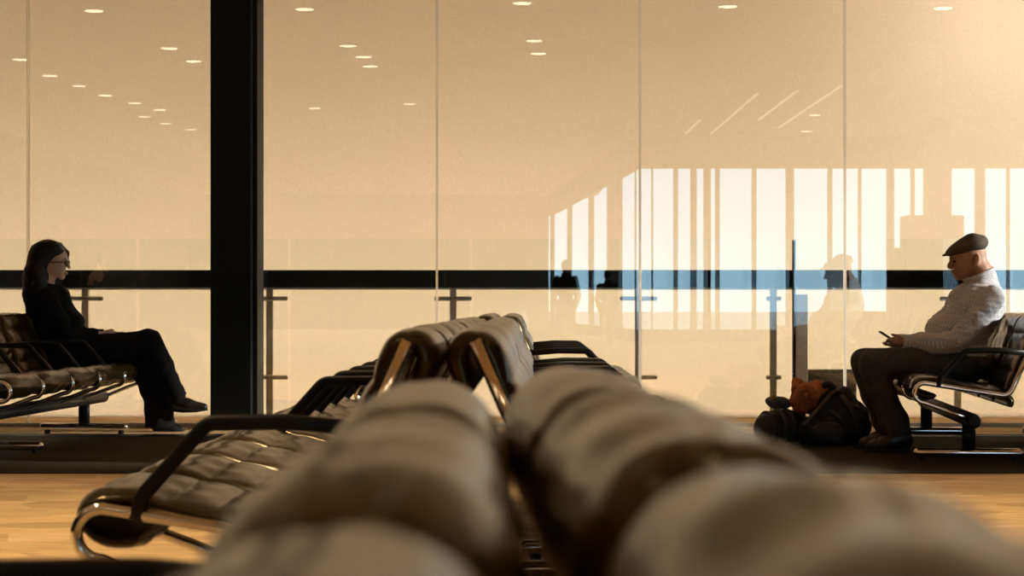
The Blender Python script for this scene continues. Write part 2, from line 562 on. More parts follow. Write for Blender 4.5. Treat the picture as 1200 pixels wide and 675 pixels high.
# ------------------------------------------------------------------ ceiling lights (their mirror images stand in the glass)
lights_px = [(110, 13), (357, 11), (612, 4), (853, 8), (1105, 10), (198, 57), (227, 72), (59, 89), (24, 70), (123, 112), (93, 101), (158, 121), (187, 129), (169, 137), (194, 145), (224, 152), (408, 54), (426, 67), (434, 78), (369, 127), (480, 122), (626, 48), (631, 63), (783, 170), (782, 181), (955, 135), (945, 154), (937, 165)]
spots = []
for x, y in lights_px:
    zm = (CEIL - 0.03 - EYE) * F_PX / (HY - y)
    spots.append(((x - CX) * zm / F_PX, 2 * GLASS_Y - zm, True))
for Y in (4.6, 7.6):
    for X in (-5.6, -2.8, 0.1, 3.0, 5.8):
        if not (X == 0.1 and Y == 4.6): spots.append((X, Y, False))
spots.append((0.4, 13.0, False))  # unseen lamp added to light the seated woman's face
disc = None
for X, Y, mirrored in spots:
    o = empty('ceiling_light', (X, Y, CEIL))
    if disc is None:
        bm = bmesh.new()
        bmesh.ops.create_cone(bm, cap_ends=True, segments=28, radius1=.125, radius2=.125, depth=.012)
        bmesh.ops.translate(bm, verts=bm.verts, vec=(0, 0, -.026))
        disc = bpy.data.meshes.new('disc'); bm.to_mesh(disc); bm.free()
        ring = tube_mesh([(math.cos(a) * .145, math.sin(a) * .145, -.015) for a in [2 * PI * q / 32 for q in range(33)]], .018, 8)
        spot = bpy.data.lights.new('downlight', 'SPOT')
        narrow = bpy.data.lights.new('narrow_downlight', 'SPOT')
        narrow.energy = NARROW_W; narrow.color = (1.0, 0.76, 0.46); narrow.spot_size = math.radians(66); narrow.spot_blend = 0.35; narrow.shadow_soft_size = 0.11
        face_fill = bpy.data.lights.new('face_fill_light', 'SPOT')
        face_fill.energy = 42.0; face_fill.color = (1.0, 0.80, 0.55); face_fill.spot_size = math.radians(130); face_fill.spot_blend = 0.5; face_fill.shadow_soft_size = 0.11
        spot.energy = SPOT_W; spot.color = (1.0, 0.74, 0.43); spot.spot_size = math.radians(125); spot.spot_blend = 0.6; spot.shadow_soft_size = 0.11
    link('diffuser', disc, M_LAMP, o)
    link('trim_ring', ring, M_STEEL, o)
    so = bpy.data.objects.new('downlight', spot if mirrored else (face_fill if Y > 9 else narrow)); so.location = (0, 0, -.05); so.parent = o; COL.objects.link(so)
    tag(o, 'round recessed ceiling light, mirrored in the glass as a small bright ellipse' if mirrored else 'unseen round ceiling light above the benches',
        'ceiling light', 'round ceiling lights mirrored in the glass' if mirrored else 'round ceiling lights above the benches')

# long slot lights in the ceiling at the rear right
M_SLOT = emit('slot_diffuser', (1.0, 0.9, 0.72), 1.0)
for i, (X, ya, yb) in enumerate([(4.75, -9.5, -18.5), (5.45, -9.0, -15.0), (6.15, -8.0, -17.0), (4.15, -15.0, -18.5)]):
    o = empty('slot_light', (X, (ya + yb) / 2, CEIL))
    L2 = abs(ya - yb) / 2
    link('diffuser', box_mesh(-.03, .03, -L2, L2, -.02, -.012, 0), M_SLOT, o)
    link('housing', box_mesh(-.05, .05, -L2 - .02, L2 + .02, -.012, 0, 0), M_STEEL, o)
    tag(o, 'long thin ceiling slot light, mirrored as a slanting pale line in the glass', 'ceiling light', 'slot lights mirrored in the glass')

# ------------------------------------------------------------------ bench seating
PITCH = 0.575


def side_frame_mesh():
    pts = [(.722, .808), (.532, .374), (.065, .447)]
    path = fillet([(0, p[0], p[1]) for p in pts], .06)
    hoop = []
    for k in range(1, 16):
        a = PI / 2 + PI * k / 16
        hoop.append(Vector((0, .065 + .055 * math.cos(a), .392 + .055 * math.sin(a))))
    path += hoop + [Vector((0, .065, .337)), Vector((0, .16, .302)), Vector((0, .315, .24))]
    return tube_mesh(path, .0135, 14)


def armrest_mesh():
    pts = [(.138, .425), (.152, .475), (.292, .632), (.46, .634), (.645, .618)]
    path = fillet([(0, p[0], p[1]) for p in pts], [0, .06, .045, .2, 0], 7)
    return tube_mesh(path, .017, 12, flat=(0.9, 1.0), square=3.0)


def pad_mesh(pts, W, th, p, amp, seg=26, per=14, sag=0.0, phase=0.0, seed=1, epow=12):
    rng = random.Random(seed)
    path = [Vector((q[0], q[1])) for q in [v.to_2d() for v in spline([(a, c, 0) for a, c in pts], per)]]
    n = len(path)
    S = [0.0]
    for i in range(1, n): S.append(S[-1] + (path[i] - path[i - 1]).length)
    L = S[-1]
    wr = [(rng.uniform(4, 16), rng.uniform(-9, 9), rng.uniform(0, 6.28), rng.uniform(.0006, .0015)) for _ in range(6)]
    rows_o, rows_i = [], []
    verts, faces = [], []
    for i in range(n):
        t = (path[min(i + 1, n - 1)] - path[max(i - 1, 0)]).normalized()
        nr = Vector((-t.y, t.x))
        e = min(S[i], L - S[i])
        ef = min(1.0, max(0.0, 1 - (1 - min(1, e / .02)) ** 2)) ** 0.5
        bl = amp * (abs(math.sin(PI * (S[i] / p + phase))) ** 0.7)
        ro, ri = [], []
        for j in range(seg + 1):
            v = -math.cos(PI * j / seg) if False else (-1 + 2 * j / seg)
            v = math.sin(v * PI / 2) if abs(v) > 0 else 0
            edge = max(0.0, 1 - abs(v) ** epow) ** 0.5
            x = v * W / 2
            w = sum(a * math.sin(f1 * x * 3 + f2 * S[i] * 3 + ph) for f1, f2, ph, a in wr)
            s = -sag * (1 - v * v)
            oo = s + (th * .5 + bl) * edge * ef + w * edge * ef
            ii = s - th * .5 * edge * ef
            a = path[i] + nr * oo; c = path[i] + nr * ii
            verts.append((x, a.x, a.y)); ro.append(len(verts) - 1)
            verts.append((x, c.x, c.y)); ri.append(len(verts) - 1)
        rows_o.append(ro); rows_i.append(ri)
    for i in range(n - 1):
        for j in range(seg):
            faces.append((rows_o[i][j], rows_o[i][j + 1], rows_o[i + 1][j + 1], rows_o[i + 1][j]))
            faces.append((rows_i[i][j], rows_i[i + 1][j], rows_i[i + 1][j + 1], rows_i[i][j + 1]))
    me = mesh_from(verts, faces)
    bm = bmesh.new(); bm.from_mesh(me)
    bmesh.ops.remove_doubles(bm, verts=bm.verts, dist=1e-5)
    bmesh.ops.recalc_face_normals(bm, faces=bm.faces)
    bm.to_mesh(me); bm.free()
    return me


# seat path runs from under the front hoop over the seat to the rear; its left-hand normal is the outside
seat_path = [(.135, .378), (.105, .374), (.062, .378), (.028, .396), (.016, .424), (.036, .452), (.085, .464), (.18, .448), (.32, .418), (.45, .398), (.515, .378), (.548, .345), (.535, .315)]
back_path = [(.537, .392), (.552, .445), (.583, .520), (.622, .615), (.662, .710), (.687, .770), (.701, .795), (.724, .806), (.747, .796), (.757, .770), (.750, .735), (.735, .69)]
SEAT_ME = pad_mesh(seat_path, PITCH - .045, .036, .112, .008, seed=3, sag=-.004, epow=5)
BACK_ME = [pad_mesh(back_path, PITCH - .030, .046, .115, .010, seed=5 + q, sag=-.002, epow=10) for q in range(3)]
FRAME_ME, ARM_ME = side_frame_mesh(), armrest_mesh()
POST_ME = tube_mesh([(0, .33, .06), (0, .33, .225)], .032, 20, flat=(.8, 1.2), square=2.6)
FOOT_ME = rod((0, .02, .046), (0, .64, .046), .027, 18, .024)
GLIDE_ME = rod((0, 0, 0), (0, 0, .03), .02, 14, .004)


def bench(name, label, group, x, d, slope, facing, n, arms, posts, pitch=PITCH, squash=1):
    """facing -1 looks to -X, +1 to +X; (x, d) is the foremost hoop of the frame nearest the camera"""
    ang = -math.atan(slope)
    rz = (PI / 2 if facing > 0 else -PI / 2) + ang
    o = empty(name, (x, d, 0), rz)
    tag(o, label, 'bench', group)
    sg = 1 if facing > 0 else -1
    L = n * pitch
    link('beam', rod((-.03 * sg, .335, .235), ((L + .03) * sg, .335, .235), .042, 20, .014), M_BLACK, o)
    for i in range(n + 1):
        f = link('side_frame', FRAME_ME, M_CHROME, o); f.location.x = sg * i * pitch
        if i in arms:
            a = link('armrest', ARM_ME, M_BLACK, o); a.location.x = sg * i * pitch; a.location.z = .012 if squash != 1 else 0
    for i in range(n):
        s = link('seat_pad', SEAT_ME, M_LEATHER, o); s.location.x = sg * (i + .5) * pitch
        bk = link('back_pad', BACK_ME[(i * 2 + n) % 3], M_LEATHER, o); bk.location.x = sg * (i + .5) * pitch
    for q in posts:
        p = link('post', POST_ME, M_BLACK, o); p.location.x = sg * q
        fb_ = link('foot_bar', FOOT_ME, M_CHROME, o); fb_.location.x = sg * q
        for gy in (.07, .59):
            g = link('glide', GLIDE_ME, M_BLACK, fb_); g.location.y = gy
    if squash != 1: o.scale = (1, 1, squash)
    return o


REACH = .715 + .079     # hoop front to the centre line of a back-to-back pair
def pair_x(cx, slope, d, facing):
    return cx + slope * d + facing * REACH

A0, AS = -.198, .0107
ROLL = .724   # hoop front to the crown of the backrest roll
bench('tandem_bench', 'blurred black leather bench closest to the lens, facing left', 'tandem benches in the middle rows', -.047 - .0155 * -.50 - ROLL, -.50, -.0155, -1, 4, (0, 4), (.3, 2.0), .58, .985)
bench('tandem_bench', 'blurred black leather bench closest to the lens, facing right', 'tandem benches in the middle rows', .125 - .035 * -.32 + ROLL, -.32, -.035, 1, 4, (0,), (.3, 2.0), .58, .993)
bench('tandem_bench', 'black quilted bench facing left whose big curved armrest and chrome hoop stand nearest', 'tandem benches in the middle rows', pair_x(A0, AS, 4.28, -1), 4.28, AS, -1, 4, (0,), (.25, 2.05))
bench('tandem_bench', 'black quilted bench facing right, its chrome back tube showing between the blurred backrests', 'tandem benches in the middle rows', pair_x(A0, AS, 4.28, 1), 4.28, AS, 1, 4, (), (.25, 2.05))
bench('tandem_bench', 'black bench facing left with a rank of five black armrests', 'tandem benches in the middle rows', pair_x(A0, AS, 6.64, -1), 6.64, AS, -1, 4, (0, 1, 2, 3, 4), (.25, 2.05))
bench('tandem_bench', 'black bench facing right, half hidden behind the blurred leather', 'tandem benches in the middle rows', pair_x(A0, AS, 6.64, 1), 6.64, AS, 1, 4, (0, 1, 2, 3, 4), (.25, 2.05))
bench('tandem_bench', 'farthest black bench of the middle rows, facing right with three armrests in view', 'tandem benches in the middle rows', pair_x(A0, AS, 11.05, 1), 11.05, AS, 1, 4, (0, 1, 2, 3, 4), (.25, 2.05))
bench('tandem_bench', 'farthest black bench of the middle rows, facing left', 'tandem benches in the middle rows', pair_x(A0, AS, 11.05, -1), 11.05, AS, -1, 4, (0, 1, 2, 3, 4), (.25, 2.05))
MS, WS = .087, .085
mx0 = 2.267 + MS * (11.2 - 11.33)
bench('tandem_bench', 'black bench on which the man in the flat cap sits', 'tandem benches by the glass wall', mx0, 11.2, MS, -1, 4, (0, 4), (.15, 2.15), .58)
bench('tandem_bench', 'black bench back to back with the one under the man in the flat cap', 'tandem benches by the glass wall', mx0 + 2 * REACH + .04, 11.2, MS, 1, 4, (0, 4), (.15, 2.15), .58)
wx0 = -2.62 + WS * (11.26 - 13.72)
bench('tandem_bench', 'black bench with chrome hoops on which the woman in black sits', 'tandem benches by the glass wall', wx0, 11.26, WS, 1, 5, (0, 1, 2, 3, 4, 5), (.62, 2.45), .58)
bench('tandem_bench', 'black bench behind the one under the woman in black, facing left', 'tandem benches by the glass wall', wx0 - 2 * REACH - .04, 11.26, WS, -1, 5, (0, 5), (.62, 2.45), .58)
# ------------------------------------------------------------------ people
M_SKIN = mat('skin', (0.46, 0.235, 0.135), 0.5, spec=0.35, noise=(25, 0.08))
M_SKIN_W = mat('fair_skin', (0.72, 0.47, 0.32), 0.5, spec=0.35, noise=(25, 0.05))
M_CAP = mat('brown_tweed', (0.085, 0.062, 0.034), 0.85, noise=(120, 0.35), bump=(200, 0.3, 0.002))
M_JEANS = mat('dark_denim', (0.060, 0.060, 0.055), 0.85, noise=(40, 0.25), bump=(60, 0.25, 0.003))
M_SHOE = mat('black_shoe_leather', (0.010, 0.009, 0.008), 0.35)
M_SOLE = mat('black_rubber', (0.012, 0.011, 0.010), 0.8)
M_KNIT = mat('black_knit', (0.0075, 0.007, 0.006), 0.9, spec=0.15, bump=(70, 0.3, 0.003))
M_TROUSER = mat('black_trouser_cloth', (0.009, 0.0085, 0.008), 0.85, spec=0.15, bump=(30, 0.2, 0.003))
M_HAIR = mat('black_hair', (0.009, 0.008, 0.007), 0.45, spec=0.35)
M_LIP = mat('lip', (0.42, 0.13, 0.09), 0.45)
M_LIP_M = mat('lip_tan', (0.34, 0.14, 0.09), 0.5)
M_EYE = mat('eye_dark', (0.03, 0.02, 0.015), 0.2)
M_PHONE = mat('phone_black', (0.012, 0.012, 0.012), 0.25)
M_PHONE_RED = mat('dark_red_case', (0.20, 0.035, 0.02), 0.4)
M_GLASSES = mat('black_acetate', (0.01, 0.008, 0.007), 0.3)
M_PEARL = mat('pearl', (0.8, 0.75, 0.65), 0.2)
# white shirt woven with a small dark check
M_SHIRT = bpy.data.materials.new('checked_shirt'); M_SHIRT.use_nodes = True
nt = M_SHIRT.node_tree
b = nt.nodes['Principled BSDF']; b.inputs['Roughness'].default_value = 0.85; b.inputs['Specular IOR Level'].default_value = 0.2
tc = nt.nodes.new('ShaderNodeTexCoord')
vo = nt.nodes.new('ShaderNodeTexVoronoi'); vo.inputs['Scale'].default_value = 90; vo.inputs['Randomness'].default_value = 0.15
nt.links.new(tc.outputs['Object'], vo.inputs['Vector'])
cr = nt.nodes.new('ShaderNodeValToRGB')
cr.color_ramp.elements[0].position = 0.26; cr.color_ramp.elements[0].color = (0.22, 0.21, 0.24, 1)
cr.color_ramp.elements[1].position = 0.42; cr.color_ramp.elements[1].color = (0.68, 0.66, 0.66, 1)
nt.links.new(vo.outputs['Distance'], cr.inputs[0]); nt.links.new(cr.outputs[0], b.inputs['Base Color'])


def folds(seed, amp, freq):
    rng = np.random.RandomState(seed)
    ks = [(rng.normal(0, 1, 3) * freq * rng.uniform(.5, 1.6), rng.uniform(0, 6.28)) for _ in range(7)]
    def fn(p):
        v = 0
        for k, ph in ks:
            v = v + np.sin(p @ k + ph)
        return amp * v / 3.0
    return fn


def finger(sdf, pts, r0=.0088, r1=.0068, k=.004):
    n = len(pts)
    sdf.chain(pts, [r0 + (r1 - r0) * i / (n - 1) for i in range(n)], k)


# ---- the man in the flat cap ----
MD = 12.10
m = lambda x, y, o=0.0: P(x, y, MD, o)
man = SDF()
man.ell(m(1136.5, 297), (.099, .078, .098), .03)                       # cranium
man.ell(m(1126, 302), (.063, .062, .062), .03)                         # brow and face
man.ell(m(1128, 313), (.058, .056, .058), .03)                         # cheeks and jaw
man.ell(m(1124.5, 322.5), (.034, .036, .030), .03)                     # chin
man.cone(m(1116.5, 303.5), m(1113.0, 311.8), .012, .0185, .012)
man.ell(m(1121, 313, -.042), (.03, .022, .028), .02).ell(m(1121, 313, .042), (.03, .022, .028), .02)            # nose
man.ell(m(1117, 319), (.014, .024, .010), .012)                        # mouth
man.ell(m(1117.5, 302.5), (.02, .05, .010), .015)                      # brow ridge
for sd_ in (-1, 1):
    man.cut(m(1115.5, 306.5, sd_ * .034), (.014, .018, .011), .012)
    man.ell(m(1141, 304.5, sd_ * .083), (.021, .013, .037), .006, Matrix.Rotation(.25, 4, 'Y'))
    man.cut(m(1140, 303.5, sd_ * .099), (.011, .009, .020), .004)
man.chain([m(1143, 310), m(1150, 322), m(1155, 338)], [.066, .066, .075], .03)
man.ell(m(1147, 313), (.06, .06, .05), .03)
# trunk (inside the shirt)
man.ell(m(1143, 361), (.135, .155, .14), .05).ell(m(1128, 392), (.145, .15, .13), .05).ell(m(1136, 424), (.13, .15, .09), .05)
for sd_ in (-1, 1):
    man.chain([m(1153, 348, sd_ * .17), m(1113, 399, sd_ * .225), m(1064, 401, sd_ * (.11 if sd_ < 0 else .07))], [.052, .042, .027], .03)
    man.chain([m(1132, 428, sd_ * .10), m(1020, 425, sd_ * .115), m(1046, 502, sd_ * .11)], [.075, .056, .036], .03)
    man.chain([m(1048, 512, sd_ * .11), m(1022, 522, sd_ * .12)], [.03, .022], .02)
# near hand round the phone, far hand under it
hb, hc = m(1058, 400.5, -.095), m(1050, 399.5, -.075)
man.chain([m(1064, 401, -.11), hb], [.027, .023], .01)
man.ell(hc, (.034, .020, .036), .012)
ph_a, ph_b = m(1029, 388.5, -.055), m(1046, 399.5, -.055)                # phone axis
pu = (ph_b - ph_a).normalized()
for q, (t, sp) in enumerate([(.60, .0), (.74, .0), (.88, .0), (1.0, .004)]):
    k0 = hc + Vector((-.012 + .003 * q, -.016, .024 - .013 * q))
    on = ph_a.lerp(ph_b, t)
    finger(man, [k0, on + Vector((-.004, -.034, -.010)), on + Vector((-.010, -.012, -.020)), on + Vector((-.006, .012, -.018))], .0092, .0072)
finger(man, [hc + Vector((.004, .004, .026)), m(1049.5, 393.5, -.072), m(1043.5, 392.0, -.058), ], .0105, .0085)
hf = m(1054, 403, .03)
man.chain([m(1064, 400, .07), hf], [.026, .022], .01)
man.ell(hf + Vector((-.03, -.02, -.004)), (.036, .03, .018), .012)
for q in range(4):
    a0 = hf + Vector((-.05, -.035 + .017 * q, -.006))
    finger(man, [a0, a0 + Vector((-.030, -.016, .002)), a0 + Vector((-.044, -.034, .010)), a0 + Vector((-.040, -.052, .016))], .0088, .007)
finger(man, [hf + Vector((-.02, -.045, .004)), hf + Vector((-.045, -.062, .014)), hf + Vector((-.062, -.066, .022))], .010, .008)
man_o = link('person', man.mesh(.0062), M_SKIN)
tag(man_o, 'man in a brown flat cap and checked shirt, seated and looking at a phone', 'person')

shirt = SDF()
shirt.ell(m(1142, 361), (.172, .19, .165), .05)
shirt.ell(m(1152, 348), (.105, .17, .095), .05)
shirt.ell(m(1121, 390), (.188, .185, .15), .06)
shirt.ell(m(1133, 420), (.17, .185, .085), .06)
shirt.chain([m(1152, 325), m(1154, 338)], [.078, .10], .03)
for sd_ in (-1, 1):
    shirt.chain([m(1153, 349, sd_ * .175), m(1134, 376, sd_ * .215), m(1112, 399, sd_ * .23), m(1084, 402, sd_ * .17), m(1056, 400.5, sd_ * (.092 if sd_ < 0 else .06))], [.083, .072, .064, .056, .038], .025)
shirt.cutplane(m(1055.5, 400), (-1, 0, 0.05), .004)                        # cuffs
shirt.cutplane(m(1149, 322.5), Vector((-.42, 0, 1)), .004)                 # neckline
shirt_o = link('shirt', shirt.mesh(.0075, lambda p, a=folds(4, .006, 26), b=folds(5, .004, 62): a(p) + b(p)), M_SHIRT, man_o)
col_pts = []
cn = m(1148, 322)
for k in range(25):
    a = 2 * PI * k / 24
    c, s = math.cos(a), math.sin(a)
    col_pts.append(cn + Vector((c * .082 - .002, s * .080, c * .034)))
cm = tube_mesh([p + Vector((0, 0, -.008)) for p in col_pts], .020, 10, flat=(.45, 1.3))
link('collar', cm, M_SHIRT, shirt_o)
cf = SDF().ell(m(1136, 331, -.05), (.035, .02, .012), .01, Matrix.Rotation(-.9, 4, 'Y')).ell(m(1136, 331, .05), (.035, .02, .012), .01, Matrix.Rotation(-.9, 4, 'Y'))
link('collar_point', SDF().ell(m(1137, 331, -.052), (.036, .022, .011), .01, Matrix.Rotation(-.75, 4, 'Y')).mesh(.005), M_SHIRT, shirt_o)
link('collar_point', SDF().ell(m(1137, 331, .052), (.036, .022, .011), .01, Matrix.Rotation(-.75, 4, 'Y')).mesh(.005), M_SHIRT, shirt_o)

jeans = SDF()
jeans.ell(m(1138, 425), (.15, .185, .10), .04)
for sd_ in (-1, 1):
    fx = 0 if sd_ < 0 else -1
    jeans.chain([m(1132, 427, sd_ * .095), m(1070, 424, sd_ * .11), m(1018.5 + fx, 426, sd_ * .115)], [.105, .097, .083], .03)
    jeans.chain([m(1018.5 + fx, 426, sd_ * .115), m(1030 + fx, 462, sd_ * .113), m(1043 + fx, 492, sd_ * .11), m(1049 + fx, 508, sd_ * .11)], [.083, .082, .080, .078], .03)
jeans.cutplane(m(1049, 508.5), (0.1, 0, -1), .004)
link('jeans', jeans.mesh(.0075, folds(9, .0045, 30)), M_JEANS, man_o)
for sd_ in (-1, 1):
    fx = 0 if sd_ < 0 else -2
    o_ = sd_ * .115
    zf = m(0, 526, 0).z
    sh = SDF().chain([m(1055 + fx, 514, o_), m(1040 + fx, 516, o_), m(1018 + fx, 521.5, o_)], [.056, .054, .036], .03)
    sh.ell(m(1049 + fx, 509, o_), (.062, .056, .06), .03)
    sh.cutplane(Vector((0, 0, .020)), (0, 0, -1), .004)
    so = link('shoe', sh.mesh(.006), M_SHOE, man_o)
    sl = SDF().ell(m(1045 + fx, 520, o_) * 1, (.085, .05, .03), .03).ell(m(1024 + fx, 520, o_), (.075, .045, .03), .03)
    for op in sl.ops: op[1][2] = .015
    sl.cutplane(Vector((0, 0, .026)), (0, 0, 1), .003).cutplane(Vector((0, 0, .003)), (0, 0, -1), .003)
    link('sole', sl.mesh(.006), M_SOLE, so)
    lace = tube_mesh(spline([m(1033 + fx, 507, o_ - .03), m(1027 + fx, 509, o_ - .012), m(1022 + fx, 512, o_ - .02), m(1020 + fx, 517, o_ - .04)], 6), .0035, 6)
    link('lace', lace, M_SOLE, so)
cap = SDF()
R14 = Matrix.Rotation(-.27, 4, 'Y')
cap.ell(m(1135.5, 289.5), (.116, .098, .046), .02, R14)
cap.ell(m(1140, 284), (.085, .085, .052), .03, Matrix.Rotation(-.1, 4, 'Y'))
cap.ell(m(1121, 291), (.07, .08, .03), .03, Matrix.Rotation(-.5, 4, 'Y'))
cap_o = link('cap', cap.mesh(.006, folds(2, .003, 40)), M_CAP, man_o)
link('cap_peak', SDF().ell(m(1114.5, 296.6), (.056, .078, .011), .01, Matrix.Rotation(-.30, 4, 'Y')).mesh(.005), M_CAP, cap_o)
for sd_ in (-1, 1):
    link('eye', SDF().ell(m(1117.0, 306.5, sd_ * .033), (.010, .014, .008), .01).mesh(.003), M_EYE, man_o)
    link('eyebrow', SDF().ell(m(1115.6, 302.6, sd_ * .034), (.010, .020, .005), .01).mesh(.003), M_CAP, man_o)
link('lips', SDF().ell(m(1116.6, 319.2), (.010, .022, .006), .01).mesh(.003), M_LIP_M, man_o)

pa = ph_a - pu * .004
me = box_mesh(0, (ph_b - pa).length + .02, -.036, .036, -.0045, .0045, .004, 3)
ph = link('phone', me, M_PHONE, None, False)
ph.location = pa; ph.rotation_euler = (0, math.atan2(-(pu.z), pu.x), 0)
tag(ph, 'black phone held in the hand of the man in the cap', 'phone')
link('screen', box_mesh(.004, (ph_b - pa).length + .016, -.033, .033, .0045, .0052, 0), M_EYE, ph, False)

# ---- the woman in black ----
WD = 13.87
w = lambda x, y, o=0.0: P(x, y, WD, o)
wo = SDF()
wo.ell(w(61, 302), (.092, .075, .098), .03)
wo.ell(w(69.5, 303), (.055, .058, .062), .03)
wo.ell(w(67.5, 315), (.054, .050, .058), .03)
wo.ell(w(72.6, 324.5), (.022, .026, .022), .022)
wo.cone(w(77.8, 306.5), w(81.0, 313.4), .008, .0125, .010)
wo.ell(w(77, 320.3), (.013, .020, .011), .010)
wo.ell(w(77.2, 304.0), (.012, .045, .008), .012)
for sd_ in (-1, 1):
    wo.cut(w(78.2, 308.5, sd_ * .030), (.012, .017, .010), .010)
    wo.ell(w(55.5, 312, sd_ * .072), (.016, .011, .030), .008)
wo.chain([w(58, 316), w(54, 330), w(54, 343)], [.052, .050, .062], .03)
wo.ell(w(59, 362), (.12, .14, .14), .05).ell(w(61, 392), (.125, .135, .13), .05).ell(w(64, 420), (.13, .145, .09), .05)
for sd_ in (-1, 1):
    wo.chain([w(59, 351, sd_ * .15), w(86, 393, sd_ * .185), w(117, 391.5, sd_ * .06)], [.042, .036, .023], .03)
wo.chain([w(68, 420, -.085), w(176, 399, -.015), w(206, 466, .02)], [.07, .05, .033], .03)
wo.chain([w(68, 422, .10), w(160, 423, .10), w(185, 496, .10)], [.07, .05, .033], .03)
wo.chain([w(207, 468, .02), w(236, 478, .02)], [.028, .02], .02)
wo.chain([w(186, 499, .10), w(203, 504, .10)], [.026, .02], .02)
# hands resting together on the thigh, holding a phone
for sd_ in (-1, 1):
    wr, pm = w(118, 391.5, sd_ * .058), w(125.5, 391.5, sd_ * .040)
    wo.chain([w(112, 392, sd_ * .075), wr], [.024, .020], .01)
    wo.ell(pm, (.038, .017, .026), .012)
    for q in range(4):
        a0 = pm + Vector((.026 - .004 * q, 0, .016 - .011 * q))
        finger(wo, [a0, a0 + Vector((.030, -sd_ * .004, -.004)), a0 + Vector((.042, -sd_ * .022, -.008)), a0 + Vector((.034, -sd_ * .036, -.008))], .008, .006)
    finger(wo, [pm + Vector((.0, -sd_ * .010, .020)), pm + Vector((.022, -sd_ * .020, .029)), pm + Vector((.040, -sd_ * .026, .030))], .009, .007)
wo_o = link('person', wo.mesh(.0062), M_SKIN_W)
tag(wo_o, 'woman in black with long black hair and glasses, seated with crossed legs', 'person')

top = SDF()
top.ell(w(58, 361), (.16, .175, .16), .05).ell(w(62, 346), (.095, .16, .075), .05).ell(w(63, 390), (.165, .17, .15), .06).ell(w(65, 419), (.165, .185, .09), .06)
top.ell(w(76, 378), (.13, .15, .10), .06)
top.chain([w(55, 332), w(55, 345)], [.066, .085], .03)
for sd_ in (-1, 1):
    top.chain([w(60, 352, sd_ * .155), w(76, 377, sd_ * .185), w(88, 394, sd_ * .19), w(104, 394, sd_ * .12), w(119, 391.3, sd_ * .055)], [.072, .066, .058, .050, .036], .025)
top.cutplane(w(119.5, 391), (1, 0, 0.0), .004)
top.cutplane(w(56, 331), Vector((.25, 0, 1)), .004)
link('sweater', top.mesh(.0075, folds(14, .005, 24)), M_KNIT, wo_o)
tr = SDF()
tr.ell(w(68, 420), (.15, .18, .10), .04)
tr.chain([w(70, 419, -.09), w(125, 407, -.06), w(177, 399.5, -.015)], [.100, .093, .078], .03)
tr.chain([w(177, 399.5, -.015), w(190, 428, .0), w(203, 459, .015), w(205.5, 465, .02)], [.078, .075, .068, .068], .03)
tr.chain([w(70, 422, .10), w(159, 424, .10)], [.10, .08], .03)
tr.chain([w(159, 424, .10), w(176, 455, .10), w(183, 482, .10), w(185, 501, .10)], [.085, .086, .096, .108], .03)
tr.cutplane(w(185, 501), (0, 0, -1), .004)
link('trousers', tr.mesh(.0075, folds(21, .004, 26)), M_TROUSER, wo_o)
s1 = SDF().chain([w(207, 470, .02), w(220, 475.5, .02), w(238, 477.5, .02)], [.050, .044, .030], .03).ell(w(209, 474, .02), (.05, .045, .05), .02)
s1.cutplane(w(222, 481, .02), (.07, 0, -1), .003)
so = link('shoe', s1.mesh(.006), M_SHOE, wo_o)
link('sole', tube_mesh([w(202, 481.3, .02), w(214, 482.2, .02), w(229, 481.6, .02), w(243, 480.2, .02)], [.03, .034, .036, .018], 14, flat=(.30, 1.0)), M_SOLE, so)
link('tongue', SDF().chain([w(213, 468, .02), w(216.5, 460.5, .02)], [.012, .010], .01).mesh(.004), M_SHOE, so)
s2 = SDF().chain([w(184, 500, .10), w(198, 503, .10), w(208, 504.5, .10)], [.048, .042, .03], .03)
s2.cutplane(Vector((0, 0, .018)), (0, 0, -1), .003)
so = link('shoe', s2.mesh(.006), M_SHOE, wo_o)
sl = SDF().ell(w(186, 500, .10), (.06, .046, .03), .03).ell(w(200, 500, .10), (.085, .044, .03), .03)
for op in sl.ops: op[1][2] = .014
sl.cutplane(Vector((0, 0, .024)), (0, 0, 1), .003).cutplane(Vector((0, 0, .003)), (0, 0, -1), .003)
link('sole', sl.mesh(.006), M_SOLE, so)
hair = SDF()
hair.ell(w(57.2, 300.5), (.116, .102, .120), .02)
hair.chain([w(50, 300), w(44, 325), w(41, 345), w(37, 366)], [.10, .096, .082, .04], .03)
hair.chain([w(48, 312, -.06), w(50, 335, -.085), w(55, 357, -.11)], [.05, .05, .022], .02)
hair.chain([w(48, 312, .06), w(50, 335, .085), w(55, 357, .11)], [.05, .05, .022], .02)
hair.chain([w(68, 289, .03), w(75.5, 296, .058), w(76, 306, .068)], [.034, .020, .008], .02)
hair.cut(w(75.5, 316, -.055), (.105, .085, .105), .012, Matrix.Rotation(.30, 4, 'Y'))
hair.cut(w(84, 318, .0), (.075, .060, .085), .012)
link('hair', hair.mesh(.006, folds(33, .0025, 45)), M_HAIR, wo_o)
gl = empty('glasses', (0, 0, 0)); gl.parent = wo_o
